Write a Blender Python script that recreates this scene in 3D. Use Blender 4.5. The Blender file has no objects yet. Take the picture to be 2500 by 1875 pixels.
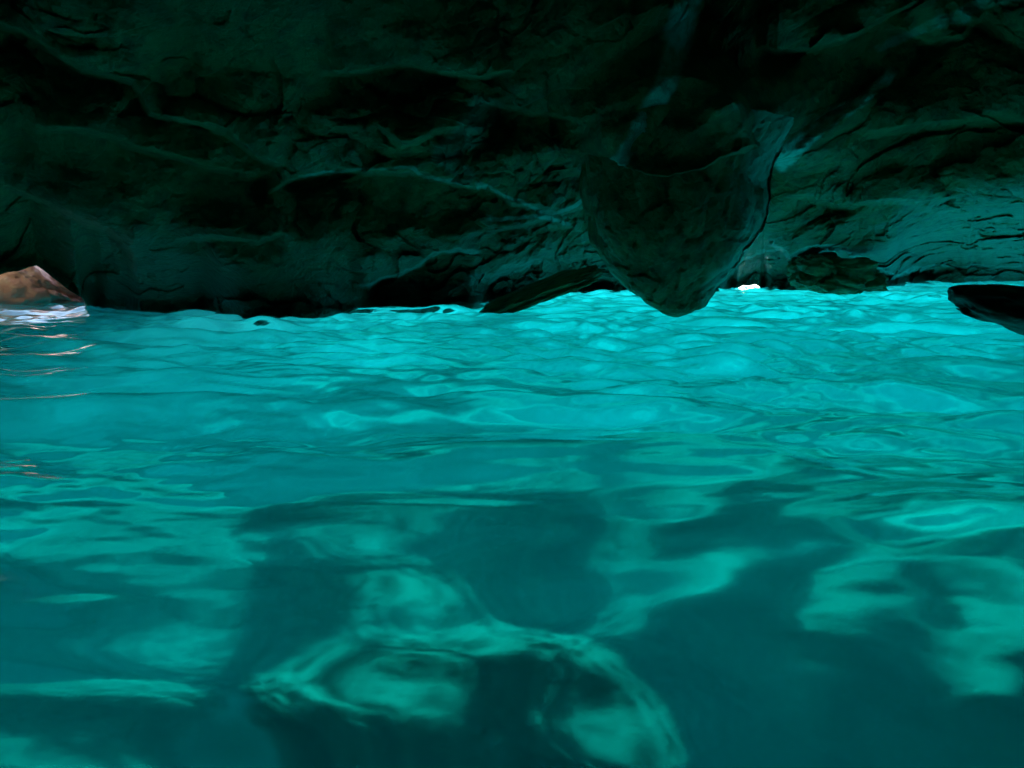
import bpy, math, random
import numpy as np
from mathutils import Vector

random.seed(4); R = math.radians
C = bpy.context.scene.collection
sc = bpy.context.scene

# ------------------------------------------------------------------ camera
CAM_H = 0.8; PITCH = R(10.0); F = 1805.0            # F: focal length in pixels of the 2500 px wide photograph
cd = bpy.data.cameras.new('camera'); cam = bpy.data.objects.new('camera', cd); C.objects.link(cam)
cam.location = (0, 0, CAM_H); cam.rotation_euler = (R(90) - PITCH, 0, 0)
cd.sensor_width = 36; cd.lens = 36 * F / 2500; cd.clip_start = 0.02; cd.clip_end = 3000
sc.camera = cam

# ------------------------------------------------------------------ sky and sun
SUN_EL = R(21.0); SUN_AZ = R(13.0)                  # azimuth to the right of the view direction (+Y)
w = bpy.data.worlds.new('World'); sc.world = w; w.use_nodes = True
wn = w.node_tree; bg = wn.nodes['Background']
sky = wn.nodes.new('ShaderNodeTexSky'); sky.sky_type = 'NISHITA'; sky.sun_disc = False
sky.sun_elevation = SUN_EL; sky.sun_rotation = SUN_AZ
wn.links.new(sky.outputs[0], bg.inputs[0]); bg.inputs[1].default_value = 0.15
sl = bpy.data.lights.new('sun', 'SUN'); sun = bpy.data.objects.new('sun', sl); C.objects.link(sun)
sl.energy = 5.0; sl.angle = R(3.0); sl.color = (1.0, 0.96, 0.9)
sdir = Vector((math.sin(SUN_AZ) * math.cos(SUN_EL), math.cos(SUN_AZ) * math.cos(SUN_EL), math.sin(SUN_EL)))
sun.rotation_euler = sdir.to_track_quat('Z', 'Y').to_euler(); sun.location = (10, 30, 12)

sc.view_settings.view_transform = 'Standard'; sc.view_settings.look = 'None'
sc.view_settings.gamma = 1.0; sc.view_settings.exposure = 3.0
sc.render.engine = 'CYCLES'
cy = sc.cycles
cy.use_denoising = True; cy.max_bounces = 10; cy.diffuse_bounces = 4; cy.glossy_bounces = 4
cy.transmission_bounces = 8; cy.volume_bounces = 2; cy.transparent_max_bounces = 12
cy.sample_clamp_indirect = 4.0; cy.use_adaptive_sampling = False

# ------------------------------------------------------------------ noise helpers (numpy)
def _h(ix, iy, iz, s=0):
    n = (ix.astype(np.int64) * 374761393 + iy.astype(np.int64) * 668265263 + iz.astype(np.int64) * 2147483647 + s * 974634777) & 0xffffffff
    n = ((n ^ (n >> 13)) * 1274126177) & 0xffffffff
    n = ((n ^ (n >> 16)) * 2246822519) & 0xffffffff
    return ((n ^ (n >> 15)) & 0xffffff) / float(0xffffff)
def vnoise(p, s=0):
    i = np.floor(p); f = p - i; f = f * f * f * (f * (f * 6 - 15) + 10)
    r = 0
    for dx in (0, 1):
        wx = f[:, 0] if dx else 1 - f[:, 0]
        for dy in (0, 1):
            wy = f[:, 1] if dy else 1 - f[:, 1]
            for dz in (0, 1):
                wz = f[:, 2] if dz else 1 - f[:, 2]
                r = r + wx * wy * wz * _h(i[:, 0] + dx, i[:, 1] + dy, i[:, 2] + dz, s)
    return r * 2 - 1
def fbm(p, oct=4, s=0, gain=.5):
    a = 1; r = 0; t = 0
    for k in range(oct):
        r = r + a * vnoise(p * (2.03 ** k) + 11.3 * k, s + k); t += a; a *= gain
    return r / t
def ridged(p, oct=4, s=0, gain=.5):
    a = 1; r = 0; t = 0
    for k in range(oct):
        r = r + a * (1 - 2 * np.abs(vnoise(p * (2.07 ** k) + 7.1 * k, s + k))); t += a; a *= gain
    return r / t
def cells(p, s=0):
    """nearest, second nearest distance and two random numbers of the nearest cell"""
    i = np.floor(p); n = len(p)
    f1 = np.full(n, 9.); f2 = np.full(n, 9.); rid = np.zeros(n); tilt = np.zeros(n)
    for dx in (-1, 0, 1):
        for dy in (-1, 0, 1):
            for dz in (-1, 0, 1):
                cx, cyy, cz = i[:, 0] + dx, i[:, 1] + dy, i[:, 2] + dz
                q = np.stack([cx + _h(cx, cyy, cz, s), cyy + _h(cx, cyy, cz, s + 1), cz + _h(cx, cyy, cz, s + 2)], 1) - p
                d = np.sqrt((q * q).sum(1)); r1 = _h(cx, cyy, cz, s + 3)
                a = r1 * 40.0
                t = q[:, 0] * np.cos(a) + q[:, 1] * np.sin(a) * .6 + q[:, 2] * np.sin(a * 1.7)
                near = d < f1
                f2 = np.where(near, f1, np.minimum(f2, d))
                rid = np.where(near, r1, rid); tilt = np.where(near, t, tilt); f1 = np.where(near, d, f1)
    return f1, f2, rid, tilt
def smooth(x, a, b):
    t = np.clip((x - a) / (b - a), 0, 1); return t * t * (3 - 2 * t)

# ------------------------------------------------------------------ photo geometry helpers
def pix_dir(px, py):
    px = np.asarray(px, float); py = np.asarray(py, float)
    a = (px - 1250) / F; b = (937.5 - py) / F
    d = np.stack([a, math.cos(PITCH) + b * math.sin(PITCH), -math.sin(PITCH) + b * math.cos(PITCH)], -1)
    return d / np.linalg.norm(d, axis=-1, keepdims=True)
def dir_pix(d):
    df = d[:, 1] * math.cos(PITCH) - d[:, 2] * math.sin(PITCH)
    du = d[:, 1] * math.sin(PITCH) + d[:, 2] * math.cos(PITCH)
    s = np.where(df > .15, df, .15)
    return np.where(df > .15, 1250 + F * d[:, 0] / s, 9e4), np.where(df > .15, 937.5 - F * du / s, -9e4)
def azel(px, py):
    d = pix_dir(px, py); return np.degrees(np.arctan2(d[..., 0], d[..., 1])), np.degrees(np.arcsin(d[..., 2]))
def at(px, py, D):
    """point seen at a photo pixel, D metres away along the ground"""
    d = pix_dir(px, py); k = D / math.hypot(d[0], d[1]); return Vector((d[0] * k, d[1] * k, CAM_H + d[2] * k))
def bed_at(px, py, z):
    """where the refracted line of sight reaches depth z"""
    d = pix_dir(px, py); k = CAM_H / -d[2]; h = math.hypot(d[0], d[1])
    st = h / 1.33; tt = st / math.sqrt(1 - st * st)
    r = h * k + (-z) * tt
    return Vector((d[0] / h * r, d[1] / h * r, z))

# ------------------------------------------------------------------ mesh helpers
def mesh_obj(name, V, faces, mat, parent=None, smooth_shade=True):
    me = bpy.data.meshes.new(name)
    V = np.asarray(V, np.float32); faces = np.asarray(faces, np.int32)
    me.vertices.add(len(V)); me.vertices.foreach_set('co', V.ravel())
    k = faces.shape[1]
    me.loops.add(faces.size); me.loops.foreach_set('vertex_index', faces.ravel())
    me.polygons.add(len(faces)); me.polygons.foreach_set('loop_start', np.arange(0, faces.size, k, dtype=np.int32))
    me.update(calc_edges=True); me.validate()
    if smooth_shade: me.polygons.foreach_set('use_smooth', np.ones(len(me.polygons), bool))
    me.materials.append(mat)
    o = bpy.data.objects.new(name, me); C.objects.link(o)
    if parent: o.parent = parent
    return o
def grid_faces(nr, nc, wrap=False, flip=False):
    r = np.arange(nr - 1)[:, None]; c = np.arange(nc if wrap else nc - 1)[None, :]
    c2 = (c + 1) % nc
    f = np.stack([r * nc + c, r * nc + c2, (r + 1) * nc + c2, (r + 1) * nc + c], -1).reshape(-1, 4)
    return f[:, ::-1] if flip else f
def tag(o, label=None, cat=None, kind=None, group=None):
    if label: o['label'] = label
    if cat: o['category'] = cat
    if kind: o['kind'] = kind
    if group: o['group'] = group
    return o

# ------------------------------------------------------------------ materials
def new_mat(name):
    m = bpy.data.materials.new(name); m.use_nodes = True; nt = m.node_tree; nt.nodes.clear()
    out = nt.nodes.new('ShaderNodeOutputMaterial'); return m, nt, out
def rock_mat(name, c1, c2, c3, scale=1.0, bump=.5, rough=.45, fine=1.0, spec=.5, low_shade=False):
    m, nt, out = new_mat(name); N = nt.nodes.new; L = nt.links.new
    tc = N('ShaderNodeTexCoord'); mp = N('ShaderNodeMapping'); L(tc.outputs['Object'], mp.inputs[0])
    n1 = N('ShaderNodeTexNoise'); n1.inputs['Scale'].default_value = 1.1 * scale; n1.inputs['Detail'].default_value = 9; n1.inputs['Distortion'].default_value = .6
    n2 = N('ShaderNodeTexNoise'); n2.inputs['Scale'].default_value = 6 * scale; n2.inputs['Detail'].default_value = 8
    L(mp.outputs[0], n1.inputs[0]); L(mp.outputs[0], n2.inputs[0])
    r1 = N('ShaderNodeValToRGB'); r1.color_ramp.elements[0].position = .35; r1.color_ramp.elements[1].position = .65
    r1.color_ramp.elements[0].color = (*c1, 1); r1.color_ramp.elements[1].color = (*c2, 1); L(n1.outputs[0], r1.inputs[0])
    r2 = N('ShaderNodeValToRGB'); r2.color_ramp.elements[0].position = .45; r2.color_ramp.elements[1].position = .72; L(n2.outputs[0], r2.inputs[0])
    mx = N('ShaderNodeMix'); mx.data_type = 'RGBA'; L(r2.outputs[0], mx.inputs[0]); L(r1.outputs[0], mx.inputs[6]); mx.inputs[7].default_value = (*c3, 1)
    vo = N('ShaderNodeTexVoronoi'); vo.feature = 'DISTANCE_TO_EDGE'; vo.inputs['Scale'].default_value = 5 * scale
    w2 = N('ShaderNodeMixRGB'); w2.inputs[0].default_value = .12; L(mp.outputs[0], w2.inputs[1]); L(n2.outputs['Color'], w2.inputs[2]); L(w2.outputs[0], vo.inputs[0])
    cr = N('ShaderNodeMapRange'); cr.inputs[1].default_value = 0; cr.inputs[2].default_value = .12; L(vo.outputs[0], cr.inputs[0])
    n3 = N('ShaderNodeTexNoise'); n3.inputs['Scale'].default_value = 22 * scale * fine; n3.inputs['Detail'].default_value = 10; n3.inputs['Roughness'].default_value = .65; L(mp.outputs[0], n3.inputs[0])
    ad = N('ShaderNodeMath'); ad.operation = 'MULTIPLY_ADD'; L(n3.outputs[0], ad.inputs[0]); ad.inputs[1].default_value = .6; L(n2.outputs[0], ad.inputs[2])
    ad2 = N('ShaderNodeMath'); ad2.operation = 'MULTIPLY_ADD'; L(cr.outputs[0], ad2.inputs[0]); ad2.inputs[1].default_value = .12; L(ad.outputs[0], ad2.inputs[2])
    bp = N('ShaderNodeBump'); bp.inputs['Strength'].default_value = bump; bp.inputs['Distance'].default_value = .12 / scale; L(ad2.outputs[0], bp.inputs['Height'])
    pa = N('ShaderNodeAttribute'); pa.attribute_name = 'pale'  # weight of the painted-in light on streaks, rims and the flank
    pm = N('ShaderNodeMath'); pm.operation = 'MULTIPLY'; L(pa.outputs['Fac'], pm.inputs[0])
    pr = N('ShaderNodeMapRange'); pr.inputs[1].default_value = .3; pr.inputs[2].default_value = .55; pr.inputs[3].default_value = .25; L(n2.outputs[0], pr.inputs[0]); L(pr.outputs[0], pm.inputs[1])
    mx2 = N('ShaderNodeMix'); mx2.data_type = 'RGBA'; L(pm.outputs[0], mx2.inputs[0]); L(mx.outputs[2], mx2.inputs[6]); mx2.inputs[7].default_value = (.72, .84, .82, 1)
    col = mx2.outputs[2]
    if low_shade:                                     # shade painted into the colour, darker towards the waterline
        sx = N('ShaderNodeSeparateXYZ'); L(tc.outputs['Object'], sx.inputs[0])
        za = N('ShaderNodeMath'); za.operation = 'MULTIPLY_ADD'; L(n1.outputs[0], za.inputs[0]); za.inputs[1].default_value = -.9; L(sx.outputs[2], za.inputs[2])
        zr = N('ShaderNodeMapRange'); zr.inputs[1].default_value = -.25; zr.inputs[2].default_value = 1.0; zr.inputs[3].default_value = .85; zr.inputs[4].default_value = 0; L(za.outputs[0], zr.inputs[0])
        mx3 = N('ShaderNodeMix'); mx3.data_type = 'RGBA'; L(zr.outputs[0], mx3.inputs[0]); L(col, mx3.inputs[6]); mx3.inputs[7].default_value = (.025, .03, .02, 1); col = mx3.outputs[2]
    b = N('ShaderNodeBsdfPrincipled'); L(col, b.inputs['Base Color']); L(bp.outputs[0], b.inputs['Normal'])
    b.inputs['Roughness'].default_value = rough; b.inputs['Specular IOR Level'].default_value = spec
    L(b.outputs[0], out.inputs[0]); return m

M_CEIL = rock_mat('wet_cave_rock', (.10, .135, .05), (.20, .245, .095), (.06, .085, .035), 1.0, .9, low_shade=True)
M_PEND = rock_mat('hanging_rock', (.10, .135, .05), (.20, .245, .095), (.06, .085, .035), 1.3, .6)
M_BOULDER = rock_mat('dark_boulder_rock', (.015, .017, .015), (.028, .03, .026), (.01, .01, .01), 1.5, .5)
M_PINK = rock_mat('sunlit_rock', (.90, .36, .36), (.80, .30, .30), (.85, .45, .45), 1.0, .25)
M_BED = rock_mat('pale_seabed_rock', (.13, .16, .10), (.46, .48, .38), (.2, .23, .16), .3, .4, .9, .6, .1)
M_SUB = rock_mat('pale_underwater_rock', (.20, .22, .16), (.44, .45, .35), (.04, .055, .035), 1.5, .9, .9, .6, .1)

def water_in_mat():
    m, nt, out = new_mat('clear_sea_water'); N = nt.nodes.new; L = nt.links.new
    b = N('ShaderNodeBsdfGlass'); b.inputs['Roughness'].default_value = .12; b.inputs['IOR'].default_value = 1.33
    tc = N('ShaderNodeTexCoord')
    n = N('ShaderNodeTexNoise'); n.inputs['Scale'].default_value = 9; n.inputs['Detail'].default_value = 3; L(tc.outputs['Object'], n.inputs[0])
    bp = N('ShaderNodeBump'); bp.inputs['Strength'].default_value = .05; bp.inputs['Distance'].default_value = .02; L(n.outputs[0], bp.inputs['Height']); L(bp.outputs[0], b.inputs['Normal'])
    L(b.outputs[0], out.inputs[0]); return m
def water_out_mat():
    m, nt, out = new_mat('open_sea_water'); N = nt.nodes.new; L = nt.links.new
    t = N('ShaderNodeBsdfTransparent'); g = N('ShaderNodeBsdfGlossy'); g.inputs['Roughness'].default_value = .08
    fr = N('ShaderNodeFresnel'); fr.inputs[0].default_value = 1.33
    mul = N('ShaderNodeMath'); mul.operation = 'MULTIPLY'; mul.inputs[1].default_value = .5; L(fr.outputs[0], mul.inputs[0])
    mx = N('ShaderNodeMixShader'); L(mul.outputs[0], mx.inputs[0]); L(t.outputs[0], mx.inputs[1]); L(g.outputs[0], mx.inputs[2])
    L(mx.outputs[0], out.inputs[0]); return m
def water_vol_mat():
    m, nt, out = new_mat('turquoise_water_depth'); N = nt.nodes.new; L = nt.links.new
    a = N('ShaderNodeVolumeAbsorption'); a.inputs[0].default_value = (.68, .971, .977, 1); a.inputs[1].default_value = 1.0
    s = N('ShaderNodeVolumeScatter'); s.inputs['Color'].default_value = (.12, .90, .99, 1); s.inputs['Density'].default_value = .034; s.inputs['Anisotropy'].default_value = .25
    ad = N('ShaderNodeAddShader'); L(a.outputs[0], ad.inputs[0]); L(s.outputs[0], ad.inputs[1]); L(ad.outputs[0], out.inputs['Volume']); return m

# ------------------------------------------------------------------ cave rock
contact_px = [(-300,640),(-120,640),(0,668),(40,664),(70,654),(90,650),(130,680),(170,710),(200,728),(260,752),(320,752),(345,763),(450,760),(500,757),(560,775),(590,781),(700,778),(820,768),(930,752),(1080,750),(1150,748),(1250,735),(1380,718),(1430,716),(1760,708),(1800,703),(1815,697),(1845,695),(1858,702),(1862,707),(1965,707),(2060,700),(2130,703),(2158,706),(2200,698),(2260,690),(2330,690),(2357,694),(2365,690),(2460,685),(2500,687),(2700,695),(2900,730)]
caz, cel = azel([p[0] for p in contact_px], [p[1] for p in contact_px])
# azimuth samples: dense inside the view
az = np.concatenate([np.arange(-180, -44, 2.0), np.arange(-44, -37, .25), np.arange(-37, 37, .062), np.arange(37, 44, .25), np.arange(44, 180, 2.0)])
el_c = np.interp(az, np.concatenate([[-180, -70], caz, [70, 180]]), np.concatenate([[-11, -8], cel, [-8, -11]]))
jag = fbm(np.stack([az * 1.3, az * 0, az * 0], 1), 4, 5)
el_c = el_c + jag * .10
Dc = np.clip(CAM_H / np.tan(np.radians(np.clip(-el_c, 1.6, 30))), 4, 26)
kk = np.exp(-(np.arange(-40, 41) / 8.0) ** 2); kk /= kk.sum()
Dc = np.convolve(np.pad(Dc, 40, mode='edge'), kk, 'valid')
# openings above the water on the left and the small bright gap: rock hangs at its own distance there
hole = smooth(az, -46, -40) * (1 - smooth(az, azel(190, 720)[0], azel(250, 745)[0]))
Dc = Dc * (1 - hole) + 10.5 * hole
hole2 = 0 * smooth(az, azel(2165, 700)[0], azel(2235, 690)[0]) * (1 - smooth(az, 42, 50))
Dc = Dc * (1 - hole2) + 26.5 * hole2
gap = smooth(az, azel(1780, 700)[0], azel(1800, 700)[0]) * (1 - smooth(az, azel(1852, 700)[0], azel(1864, 700)[0]))
Dc = Dc * (1 - gap) + 17.6 * gap
Dref = np.interp(az, [-180, -90, -50, -25, 0, 15, 30, 60, 90, 180], [5, 6, 8.5, 9.3, 10.2, 12, 14, 10, 6, 5])
es = np.concatenate([[0], np.cumsum(np.concatenate([np.full(520, .048), np.linspace(.06, 6, 34)]))])
nrow = len(es); ncol = len(az)
E = np.repeat(es[:, None], ncol, 1)
stretch = np.where(E < 25, E, 25 + (E - 25) * ((89.7 - el_c - 25) / (es[-1] - 25))[None, :])
EL = el_c[None, :] + stretch; e = stretch
g = np.interp(e, [0, 2.5, 5.3, 8, 11.3, 17, 22, 34, 60, 100], [1, .985, .95, .91, .85, .75, .65, .47, .2, 0.0])
D = Dref[None, :] * g + (Dc - Dref)[None, :] * np.exp(-(e / 3.0) ** 2)
hi = smooth(EL, 26, 42)
D = D * (1 - hi) + hi * np.minimum((2.6 / np.tan(np.radians(np.clip(EL, 5, 89.8)))), D + 50)
A = np.radians(np.repeat(az[None, :], nrow, 0)); ELr = np.radians(EL)
def pos(D): return np.stack([D * np.sin(A), D * np.cos(A), CAM_H + D * np.tan(ELr)], -1).reshape(-1, 3)
P0 = pos(D * .25 + .75 * (Dref[None, :] * g * (1 - hi) + D * hi))     # steady position for the rock's noise
dv = np.stack([np.sin(A) * np.cos(ELr), np.cos(A) * np.cos(ELr), np.sin(ELr)], -1).reshape(-1, 3)
PX, PY = dir_pix(dv)

def polydist(pts):
    best = np.full(len(PX), 1e9); sd = np.zeros(len(PX)); tt = np.zeros(len(PX))
    n = len(pts) - 1
    x0 = min(p[0] for p in pts) - 500; x1 = max(p[0] for p in pts) + 500
    for k in range(n):
        ax, ay = pts[k]; bx, by = pts[k + 1]; ux, uy = bx - ax, by - ay; L2 = ux * ux + uy * uy
        t = np.clip(((PX - ax) * ux + (PY - ay) * uy) / L2, 0, 1)
        dx = PX - ax - t * ux; dy = PY - ay - t * uy; d = np.hypot(dx, dy)
        s = np.sign(ux * (PY - ay) - uy * (PX - ax))        # + is below a line running rightwards
        nb = d < best; best = np.where(nb, d, best); sd = np.where(nb, d * s, sd); tt = np.where(nb, (k + t) / n, tt)
    return sd, tt
wx = fbm(P0 * 2.2, 3, 40) * 14 + fbm(P0 * 9, 2, 44) * 5
def step(pts, amp, width=12, up=160, down=160, taper=.12):
    """rock above the line stands proud of the rock below it"""
    sd, t = polydist(pts); sd = sd + wx
    e_ = smooth(t, 0, taper) * (1 - smooth(t, 1 - taper, 1))
    prof = np.where(sd < 0, np.exp(-(sd / up) ** 2), 0) * .5
    s = smooth(sd, -width * .3, width)
    near = np.exp(-(np.minimum(sd, 0) / up) ** 2); far = np.exp(-(np.maximum(sd, 0) / down) ** 2)
    return e_ * amp * (-.5 * (1 - s) * near + .5 * s * far)
rel = np.zeros(len(PX))
lines = [
 ([(640,470),(730,432),(830,415),(1000,415),(1060,435),(1160,457),(1185,450),(1250,490),(1330,512),(1370,516),(1440,490),(1500,440)], .17, 10, 190, 120, .08),
 ([(1470,480),(1530,390),(1580,300),(1610,210),(1660,100),(1690,-30)], .10, 45, 140, 120, .1),
 ([(1885,420),(1950,350),(2050,260),(2175,180)], -.05, 40, 60, 60, .1),
 ([(-60,30),(90,90),(200,170),(330,195),(370,270),(560,310),(620,380),(700,410)], .12, 14, 140, 90, .1),
 ([(1840,110),(1900,122),(1990,120),(2060,100),(2130,60),(2260,-10)], .11, 12, 110, 100, .1),
 ([(1870,570),(1930,625),(1975,600),(2050,600),(2110,640),(2170,672),(2300,660)], .10, 9, 60, 50, .1),
 ([(860,700),(960,672),(1010,650),(1060,622),(1180,610)], .10, 10, 90, 70, .12),
 ([(420,590),(520,575),(630,585),(700,560)], .06, 10, 60, 50, .2),
 ([(760,170),(870,178),(950,160),(1000,165),(1180,190),(1260,165)], .09, 12, 120, 100, .15),
 ([(1180,240),(1300,270),(1400,285),(1550,255)], .07, 14, 120, 90, .15),
 ([(60,300),(250,330),(420,380),(600,430),(690,415)], .07, 16, 120, 120, .15),
 ([(0,440),(120,500),(260,560),(330,640)], .07, 14, 110, 100, .15),
 ([(2080,330),(2200,310),(2330,300),(2420,280),(2560,300)], .06, 20, 100, 100, .15),
 ([(1900,470),(2050,500),(2200,480),(2340,520),(2520,500)], .06, 14, 70, 70, .15),
 ([(2150,60),(2260,100),(2350,90),(2400,20)], .07, 14, 90, 90, .15),
 ([(1120,590),(1230,560),(1330,540),(1430,560)], .05, 8, 50, 40, .15),
 ([(1200,660),(1300,630),(1380,640),(1450,620)], .05, 8, 40, 40, .15),
 ([(900,300),(980,360),(1060,330),(1150,320)][::-1], -.05, 14, 90, 80, .15),
]
for ln in lines: rel += step(*ln)
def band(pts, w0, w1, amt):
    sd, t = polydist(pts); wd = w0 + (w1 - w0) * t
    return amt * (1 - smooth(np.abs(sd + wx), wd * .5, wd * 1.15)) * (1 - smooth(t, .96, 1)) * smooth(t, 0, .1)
pale = band([(1690,-30),(1668,60),(1640,150),(1600,250),(1560,330),(1510,400),(1480,450)], 40, 16, 1.0)  # lit streaks and rim light on rock edges, painted as paler colour
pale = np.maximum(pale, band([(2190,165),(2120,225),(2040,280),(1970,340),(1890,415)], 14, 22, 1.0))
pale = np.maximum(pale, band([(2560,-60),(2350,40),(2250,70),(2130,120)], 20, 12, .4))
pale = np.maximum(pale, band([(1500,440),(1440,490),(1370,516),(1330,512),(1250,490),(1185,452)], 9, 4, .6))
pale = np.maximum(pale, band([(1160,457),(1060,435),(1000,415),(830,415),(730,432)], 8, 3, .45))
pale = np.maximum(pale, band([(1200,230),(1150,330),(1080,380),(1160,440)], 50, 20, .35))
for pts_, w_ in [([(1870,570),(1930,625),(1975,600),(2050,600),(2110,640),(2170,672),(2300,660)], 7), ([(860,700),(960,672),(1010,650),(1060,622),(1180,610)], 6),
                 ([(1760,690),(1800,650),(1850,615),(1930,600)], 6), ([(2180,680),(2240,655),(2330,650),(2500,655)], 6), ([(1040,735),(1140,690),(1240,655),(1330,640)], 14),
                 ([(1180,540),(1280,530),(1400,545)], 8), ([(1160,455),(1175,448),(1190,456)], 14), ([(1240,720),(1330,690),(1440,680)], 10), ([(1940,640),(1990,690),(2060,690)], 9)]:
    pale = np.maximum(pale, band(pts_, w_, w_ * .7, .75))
# bulging scallops, fractures and grain
far = np.clip(D.ravel() / 9.0, .35, 1.6)
warp = np.stack([fbm(P0 * .9, 3, 60), fbm(P0 * .9, 3, 63), fbm(P0 * .9, 3, 66)], 1)
def along(P, d, k):
    d = np.array(d, float); d /= np.linalg.norm(d); t = P @ d
    return P - (1 - k) * t[:, None] * d[None, :]
def relief(d, sd):
    Q = along(P0 + warp * .6, d, .5)
    f1, f2, rid, tilt = cells(Q * .62 + sd, 3 + sd)
    a1, a2, rid2, tilt2 = cells(along(P0 + warp * .7, d, .55) * 1.6 + 5, 9 + sd)
    r_ = .70 * f1 ** 2 + .20 * tilt + .16 * (rid - .5)
    r_ += rough_mask * (.22 * a1 ** 2 + .16 * tilt2) + .05 * (a1 ** 2 + tilt2 * .6)
    return r_ - .05 * ridged(along(P0, d, .4) * 1.2, 4, 35 + sd, .5)
low = np.exp(-(e.ravel() / 3.5) ** 2)
rough_mask = np.clip(smooth(fbm(P0 * .5, 3, 77), -.05, .3) + .9 * low * (.5 + .4 * (PX > 1000)), 0, 1.3)
lr = smooth(PX, 1250, 1750)
disp = relief((.8, .3, -.5), 0) * (1 - lr) + relief((-.8, .3, -.4), 7) * lr
b1, b2, rid3, tilt3 = cells((P0 + warp * .3) * 5 + 9, 19)
disp += (.004 + .07 * rough_mask) * (b1 + tilt3)
disp += (.22 + .35 * smooth(PX, 1850, 2100)) * low * (cells(along(P0 + warp * .5, (1, 0, -.3), .6) * 1.1 + 4, 515)[0] - .5) * 1.6
disp += .14 * fbm(P0 * .5, 3, 31) - .012 * ridged(P0 * 4, 4, 35, .6) + .004 * fbm(P0 * 18, 3, 55)
for bx_, by_, sx_, sy_, am in [(1270, 200, 330, 230, -.75), (1300, 420, 150, 90, -.25), (520, 300, 300, 110, -.35), (800, 570, 260, 90, -.3), (2260, 380, 260, 150, -.4), (1950, 60, 160, 60, -.3), (1800, 240, 90, 90, .3), (1100, 690, 130, 50, .35), (1500, 80, 200, 140, -.5)]:
    disp += am * np.exp(-((PX - bx_) / sx_) ** 2 - ((PY - by_) / sy_) ** 2)
edge = smooth(e.ravel(), 0, .9)
inview = ((PX > -600) & (PX < 3100)).astype(float)
rel_m = rel * D.ravel() * inview * edge + disp * (.5 + .5 * edge) * np.clip(far, .6, 1.6)
D2 = np.clip(D.ravel() + rel_m, .9, 60).reshape(nrow, ncol)
lobe = np.exp(-((PX - 1640) / 250) ** 2) * (1 - smooth(PY + wx * 1.1 + np.minimum(30 * ((PX - 1620) / 120) ** 2, 40), 400, 470)) * np.exp(-(np.maximum(300 - PY, 0) / 170) ** 2)
lobe = np.clip(lobe * 1.6, 0, 1)
tgt = 7.5 + .5 * fbm(P0 * .8, 4, 501) + .25 * cells(P0 * 1.4, 505)[0]
D2 = (D2.ravel() * (1 - lobe) + np.minimum(D2.ravel(), tgt) * lobe).reshape(nrow, ncol)
top = smooth(EL, 40, 60); D2 = D2 * (1 - top) + D * top
PC = pos(D2).reshape(nrow, ncol, 3)
# submerged lip, then the outer cliff: the rock has a thickness and the sea opens under it
lipz = np.interp(az, [-180, -60, -38, -24, -19, -15, -11, -6, 0, 8, 20, 50, 70], [-9, -9, -.9, -.4, -.4, -.4, -.4, -.6, -.5, -.4, -.3, -.3, -9])
lipz = lipz + .5 * fbm(np.stack([az * .35, az * 0, az * 0], 1), 3, 91) * np.clip(-lipz, 0, 1.5)
lipz = np.minimum(lipz, -.08)
base = PC[0]; dirx = np.stack([np.sin(np.radians(az)), np.cos(np.radians(az)), 0 * az], 1)
openm = np.clip(hole + gap + hole2, 0, 1)
rows = []
for t_ in np.linspace(1, 0, 25)[:-1]:                      # from the outer bottom edge up to the inner contact line
    dz = min(1, t_ * 1.35); out_ = .9 * t_ ** 2 + .02
    z = base[:, 2] * (1 - dz) + (lipz * (1 - openm) + (base[:, 2] + .05) * openm) * dz
    r = base + dirx * out_; r[:, 2] = z
    r += dirx * ((.35 * fbm(r * 1.3, 4, 411) + .12 * (cells(r * 2.2, 415)[0] - .5)) * smooth(np.array(t_), 0, .35) * (1 - openm))[:, None]
    rows.append(r)
outer = base + dirx * 1.3; outer[:, 2] = np.where(openm > .5, base[:, 2] + .4, .3)
unseen_cliff = base + dirx * 2.2; unseen_cliff[:, 2] = 6
cliff2 = base * .6 + dirx * 1; cliff2[:, 2] = 9
allrows = np.concatenate([cliff2[None], unseen_cliff[None], outer[None], np.array(rows), PC], 0)
V = allrows.reshape(-1, 3)
nR = allrows.shape[0]
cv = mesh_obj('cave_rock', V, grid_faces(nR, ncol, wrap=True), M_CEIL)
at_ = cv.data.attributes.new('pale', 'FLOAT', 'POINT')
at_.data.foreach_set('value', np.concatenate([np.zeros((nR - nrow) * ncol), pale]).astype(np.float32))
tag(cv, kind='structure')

# ------------------------------------------------------------------ water
def wave(x, y):
    wxx = .35 * np.sin(x * .9 + 1.3 * y) + .25 * np.sin(1.7 * y - .6 * x + 2)
    X = x + .30 * np.sin(.9 * y + .7 * x) + .12 * np.sin(2.3 * x - 1.1 * y); Y = y + .30 * wxx
    r = np.random.RandomState(11); z = 0; dist = np.hypot(x, y)
    near = smooth(dist, 2.0, 4.8)
    patch = .75 + .35 * np.sin(.7 * x + .4 * y + 1.2 * np.sin(.5 * y)) * np.sin(.5 * y - .35 * x + 1)
    patch2 = .55 + .55 * np.sin(1.1 * x - .8 * y + 2 * np.sin(.6 * x)) * np.sin(.9 * y + .4 * x)
    for k in range(70):
        u = (k + r.rand()) / 70; lam = 0.13 * (10.5 ** u); th = r.normal(0, .5) + math.pi / 2 - .12
        if lam < .4: a = .0115 * lam ** 1.1 * (.12 + .88 * near) * patch2
        elif lam < 1.0: a = .015 * lam ** 1.1 * (.18 + .82 * near) * patch
        else: a = .0068 * lam ** 1.05 * (.42 + .58 * near)
        kx, ky = math.cos(th) * 2 * math.pi / lam, math.sin(th) * 2 * math.pi / lam
        ph = kx * X + ky * Y + r.rand() * 6.28
        z = z + a * (np.sin(ph) + .28 * np.sin(2 * ph + .5))
    return z
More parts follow.
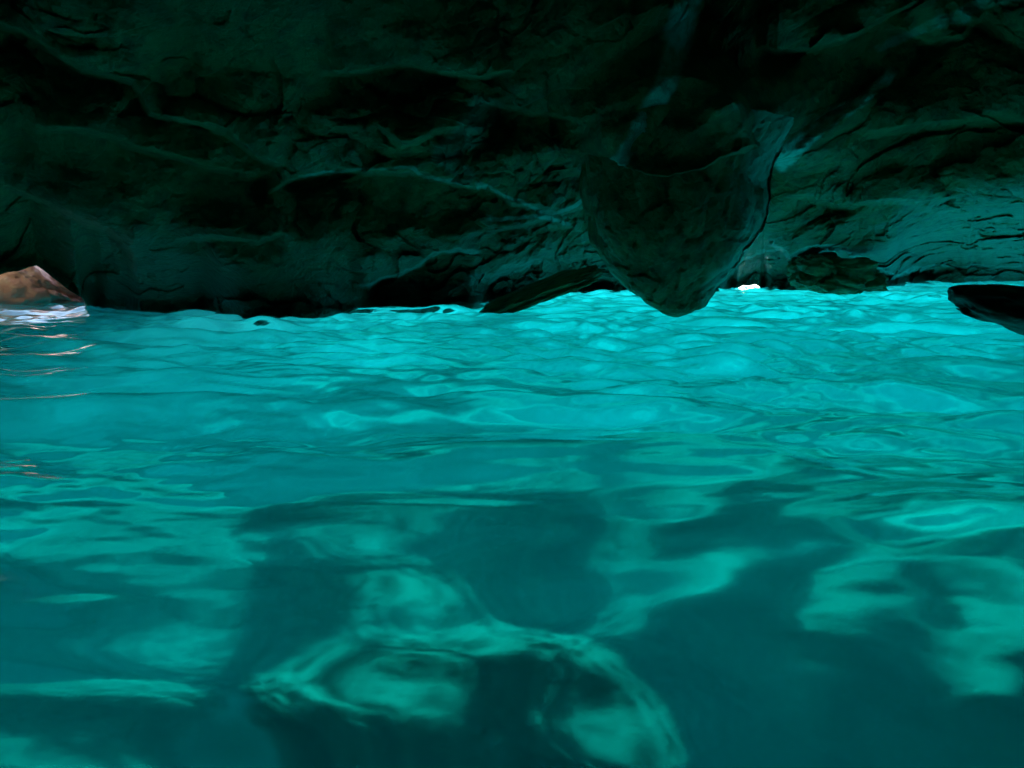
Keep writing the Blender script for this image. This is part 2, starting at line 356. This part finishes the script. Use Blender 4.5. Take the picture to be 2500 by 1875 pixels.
waz = np.radians(np.concatenate([np.arange(-180, -46, 3.), np.arange(-46, 46, .11), np.arange(46, 180, 3.)]))
wr = np.concatenate([[.02, .3, .6], np.geomspace(.8, 40, 900)])
# reach: the cave's own water ends inside the rock lip
reach = np.interp(np.degrees(waz), az, np.maximum(PC[0][:, 1] * 0 + np.hypot(PC[0][:, 0], PC[0][:, 1]), 3) + .45)
reach = np.where(np.degrees(waz) < azel(250, 745)[0], 38, reach)
reach = np.where(np.degrees(waz) > 15, np.minimum(reach, 17.5), reach)
RR = np.minimum(wr[:, None], reach[None, :]); AA = np.repeat(waz[None, :], len(wr), 0)
x = RR * np.sin(AA); y = RR * np.cos(AA)
z = wave(x.ravel(), y.ravel()).reshape(x.shape)
Vw = np.stack([x, y, z], -1).reshape(-1, 3)
fw = grid_faces(len(wr), len(waz), wrap=True)
ok = ~((RR.ravel()[fw[:, 0]] == RR.ravel()[fw[:, 3]]) & (RR.ravel()[fw[:, 1]] == RR.ravel()[fw[:, 2]]))
tag(mesh_obj('water', Vw, fw[ok], water_in_mat()), kind='structure')
# open sea beyond the rock
sr = np.concatenate([np.linspace(0, 12, 160), [14, 20, 60, 300, 1500]])
saz = waz
SR = reach[None, :] - .1 + sr[:, None]; SA = np.repeat(saz[None, :], len(sr), 0)
Vs = np.stack([SR * np.sin(SA), SR * np.cos(SA), (wave((SR * np.sin(SA)).ravel(), (SR * np.cos(SA)).ravel()).reshape(SR.shape) - .004) * (sr < 13)[:, None]], -1).reshape(-1, 3)
tag(mesh_obj('sea_water', Vs, grid_faces(len(sr), len(saz), wrap=True), water_out_mat()), kind='structure')
# water depth (absorbs red, scatters a little)
bx = [(-60, -14, -16), (60, -14, -16), (60, 90, -16), (-60, 90, -16), (-60, -14, -.07), (60, -14, -.07), (60, 90, -.07), (-60, 90, -.07)]
vb = mesh_obj('water_depth', bx, [(3, 2, 1, 0), (4, 5, 6, 7), (0, 1, 5, 4), (1, 2, 6, 5), (2, 3, 7, 6), (3, 0, 4, 7)], water_vol_mat(), smooth_shade=False)
tag(vb, kind='stuff')

# ------------------------------------------------------------------ seabed
gx = np.concatenate([[-300, -100, -60, -30, -18], np.arange(-17, 22, .08), [24, 30, 60, 100, 300]])
gy = np.concatenate([[-60, -14, -8, 0], np.arange(3, 32, .08), np.arange(32.5, 38, .5), [40, 60, 100, 300, 1000]])
BX, BY = np.meshgrid(gx, gy)
pb = np.stack([BX.ravel(), BY.ravel(), 0 * BX.ravel()], 1)
vw = np.stack([fbm(pb * .5, 3, 141), fbm(pb * .5, 3, 144), 0 * pb[:, 0]], 1)
zb = -8.6 - 1.0 * smooth(-pb[:, 0], 0, 8) + 1.1 * fbm(pb * .45, 3, 101) + .9 * (.5 - cells((pb + .5 * vw) * .42 + 3, 111)[0]) + .05 * (.5 - cells(pb * 1.8, 121)[0]) + .015 * fbm(pb * 4, 3, 131)
side = smooth(pb[:, 0] + .25 * (pb[:, 1] - 9) + .8 * fbm(pb * .4, 2, 7), -1.0, 3.5)
zb += -.9 * (1 - side) * (1 - smooth(pb[:, 1] + .35 * pb[:, 0], 7.5, 11.5))
zb += 2.4 * np.clip((pb[:, 1] - 8.5) / 6.0, 0, 1) * (1 - side) + 2.1 * side
zb += 1.1 * smooth(pb[:, 1], 15, 25)
zb = np.where(np.hypot(pb[:, 0], pb[:, 1]) > 60, -7.5, zb)
Vb = pb.copy(); Vb[:, 2] = zb
tag(mesh_obj('seabed', Vb, grid_faces(len(gy), len(gx)), M_BED), kind='structure')

# ------------------------------------------------------------------ rocks
def sphere(n=90, m=180):
    th = np.linspace(0.001, math.pi - .001, n); ph = np.linspace(0, 2 * math.pi, m, endpoint=False)
    T, Pp = np.meshgrid(th, ph, indexing='ij')
    return np.stack([np.sin(T) * np.cos(Pp), np.sin(T) * np.sin(Pp), np.cos(T)], -1).reshape(-1, 3), grid_faces(n, m, wrap=True, flip=True)
def boulder(name, loc, size, rot, seed, mat, rough=.18, sq=.8, n=90):
    S, f = sphere(n, n * 2)
    V = np.sign(S) * np.abs(S) ** sq
    c1, c2, rd, tl = cells(S * 1.3 + seed * 3.1, seed)
    k1, k2, rd2, tl2 = cells(S * 3.7 + seed, seed + 5)
    d = 1 + rough * (.8 - 1.2 * c1 + .6 * tl) + rough * .35 * (.5 - k1 + .5 * tl2) + rough * .35 * fbm(S * 4 + seed, 4, seed)
    V = V * d[:, None] * np.array(size)
    o = mesh_obj(name, V, f, mat); o.location = loc; o.rotation_euler = [R(a) for a in rot]; return o

# pendant: cross-sections taken level by level, an oval solid about 7 m away
outl = [(300,1400,1960),(360,1420,1930),(400,1426,1905),(440,1428,1893),(480,1432,1891),(520,1436,1886),(565,1446,1872),(600,1456,1845),(638,1480,1815),(665,1500,1785),(695,1524,1755),(715,1543,1740),(735,1566,1724),(750,1585,1716),(762,1604,1700),(769,1622,1682),(774,1640,1660)]
Dp = 8.8; rowsP = []
pyv = np.concatenate([np.linspace(300, 700, 120), np.linspace(702, 774, 60)]); m_ = 260
ph = np.linspace(0, 2 * math.pi, m_, endpoint=False)
lft = np.interp(pyv, [o[0] for o in outl], [o[1] for o in outl]); rgt = np.interp(pyv, [o[0] for o in outl], [o[2] for o in outl])
for py_, l_, r_ in zip(pyv, lft, rgt):
    a_ = at(l_, py_, Dp); b_ = at(r_, py_, Dp); c_ = (a_ + b_) / 2; hw = (b_ - a_).length / 2
    up_ = smooth(np.array(py_), 430, 300)
    dep = hw * .75 + .02
    xs = np.cos(ph); ys = np.sin(ph)
    q = 1.35; xs = np.sign(xs) * np.abs(xs) ** (2 / (q + .8)); ys = np.sign(ys) * np.abs(ys) ** (2 / (q + .6))
    # a flat dark face towards the viewer and a bevelled right flank
    rowsP.append(np.stack([c_.x + hw * xs, c_.y + dep * ys + dep * .25 * xs * (ys < 0), np.full(m_, c_.z)], 1))
VP = np.array(rowsP); tip = VP[-1].mean(0)
flat = VP.reshape(-1, 3)
cen = np.repeat(VP.mean(1)[:, None, :], m_, 1).reshape(-1, 3)
rad = flat - cen; rn = rad / (np.linalg.norm(rad, axis=1, keepdims=True) + 1e-6)
k1, k2, rd, tl = cells(flat * np.array([2.2, 2.2, 1.1]), 201)
s1 = cells(flat * np.array([7, 7, 3.0]), 207)
dd = .13 * (.45 - k1 + .5 * tl) + .028 * (.4 - s1[0] + s1[3]) + .02 * ridged(flat * np.array([9, 9, 2.5]), 4, 211, .6)
wgt = np.clip(np.linalg.norm(rad, axis=1) / .35, .1, 1)
flat = flat + rn * (dd * wgt)[:, None]
VPf = np.concatenate([flat, [tip - np.array([0, 0, .01])]], 0)
fP = grid_faces(len(pyv), m_, wrap=True, flip=True)
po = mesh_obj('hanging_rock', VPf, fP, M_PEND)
fl = np.clip(rn[:, 0], 0, 1) ** 1.5 * smooth(rn[:, 0] + .6 * fbm(flat * np.array([3, 3, 1.2]), 3, 221), .45, .8) * .6  # light on the right flank, painted as a paler tone
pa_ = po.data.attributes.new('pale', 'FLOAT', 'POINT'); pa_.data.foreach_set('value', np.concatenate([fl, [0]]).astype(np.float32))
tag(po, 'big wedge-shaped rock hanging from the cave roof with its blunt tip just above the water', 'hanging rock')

o = boulder('boulder', at(2385, 745, 7.4) + Vector((1.75, .1, -.26)), (1.85, .5, .25), (0, 10, 0), 3, M_BOULDER, .12, .9)
tag(o, 'black rounded rock reaching in low over the water at the right edge', 'rock')
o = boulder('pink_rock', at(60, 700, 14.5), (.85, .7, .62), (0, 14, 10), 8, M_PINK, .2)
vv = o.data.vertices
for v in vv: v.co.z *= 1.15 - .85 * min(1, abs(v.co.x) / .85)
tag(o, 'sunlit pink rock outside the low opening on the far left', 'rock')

o = boulder('striped_ledge', at(1330, 708, 10.6), (.85, .5, .12), (0, -20, 8), 31, M_PEND, .3)
tag(o, 'slanting striped rock ledge at the waterline left of the big hanging wedge', 'ledge')
o = boulder('rock_lobe', at(2035, 668, 16), (.75, .7, .34), (0, 8, 0), 37, M_PEND, .42)
tag(o, 'rounded rock lobe hanging to the waterline between the wedge and the black rock', 'hanging rock')
# rock wall added outside, mostly out of view, to block sky and sun
wa = np.radians(np.linspace(-75, -6, 150)); wz = np.linspace(-9, 5.0, 60)
WA, WZ = np.meshgrid(wa, wz); pw = np.stack([np.sin(WA.ravel()) * 24, np.cos(WA.ravel()) * 24, WZ.ravel()], 1)
wr_ = 24 + 1.2 * fbm(pw * .4, 3, 301) + .8 * cells(pw * .5, 303)[0] - .12 * np.maximum(WZ.ravel(), 0)
Vo = np.stack([np.sin(WA.ravel()) * wr_, np.cos(WA.ravel()) * wr_, WZ.ravel()], 1)
tag(mesh_obj('unseen_cliff', Vo, grid_faces(60, 150, flip=True), rock_mat('added_wall_rock', (.22, .17, .12), (.3, .24, .18), (.15, .14, .1), .6, .5)), kind='structure')

subs = [ # px, py, top depth, size, rot, seed, label
 (1090, 1660, -2.0, (.85, .80, .34), (-24, 4, 10), 21, 'large pale knobbly rock under the water at the bottom centre'),
 (330, 1260, -2.5, (1.1, .6, .3), (-16, 8, -20), 22, 'broad flat pale rock under the water on the left'),
 (170, 1790, -2.4, (.6, .45, .25), (-14, 0, 20), 23, 'pale rock under the water in the bottom left corner'),
 (850, 1290, -2.1, (.55, .45, .35), (15, 0, 10), 24, 'small rounded rock under the water behind the large knobbly one'),
 (1640, 1400, -2.7, (.8, .6, .3), (-8, 0, 30), 25, 'dim greenish rock under the water right of the large knobbly one'),
 (2470, 1520, -2.4, (.4, .4, .25), (-14, 0, 0), 26, 'pale rock under the water at the right edge'),
 (2050, 1230, -2.7, (1.0, .5, .3), (-8, 5, -10), 27, 'long low rock under the water in front of the black rock at the right edge'),
 (1200, 1130, -2.1, (.8, .5, .45), (20, 0, 30), 28, 'bright slanting rock under the water at mid distance'),
]
for px, py, zt, size, rot, sd, lab in subs:
    size = tuple(1.9 * v for v in size)
    o = boulder('submerged_rock', bed_at(px, py, (zt - 1.25) * 1.75) - Vector((0, 0, size[2] * .7)), size, rot, sd, M_SUB, .26 if sd == 21 else .2, .85, 150)
    if sd == 21:
        n_ = len(o.data.vertices); co = np.empty(n_ * 3, np.float32); o.data.vertices.foreach_get('co', co); co = co.reshape(-1, 3).astype(float)
        kb = cells(co * 3.2 + 2, 601)[0]; kc = cells(co * 7 + 5, 607)[0]
        co[:, 2] += .16 * (.5 - kb) * 1.5 + .07 * (.5 - kc) + .10 * fbm(co * 1.6, 3, 611)
        o.data.vertices.foreach_set('co', co.astype(np.float32).ravel()); o.data.update()
    tag(o, lab, 'rock', group='rocks lying under the water')
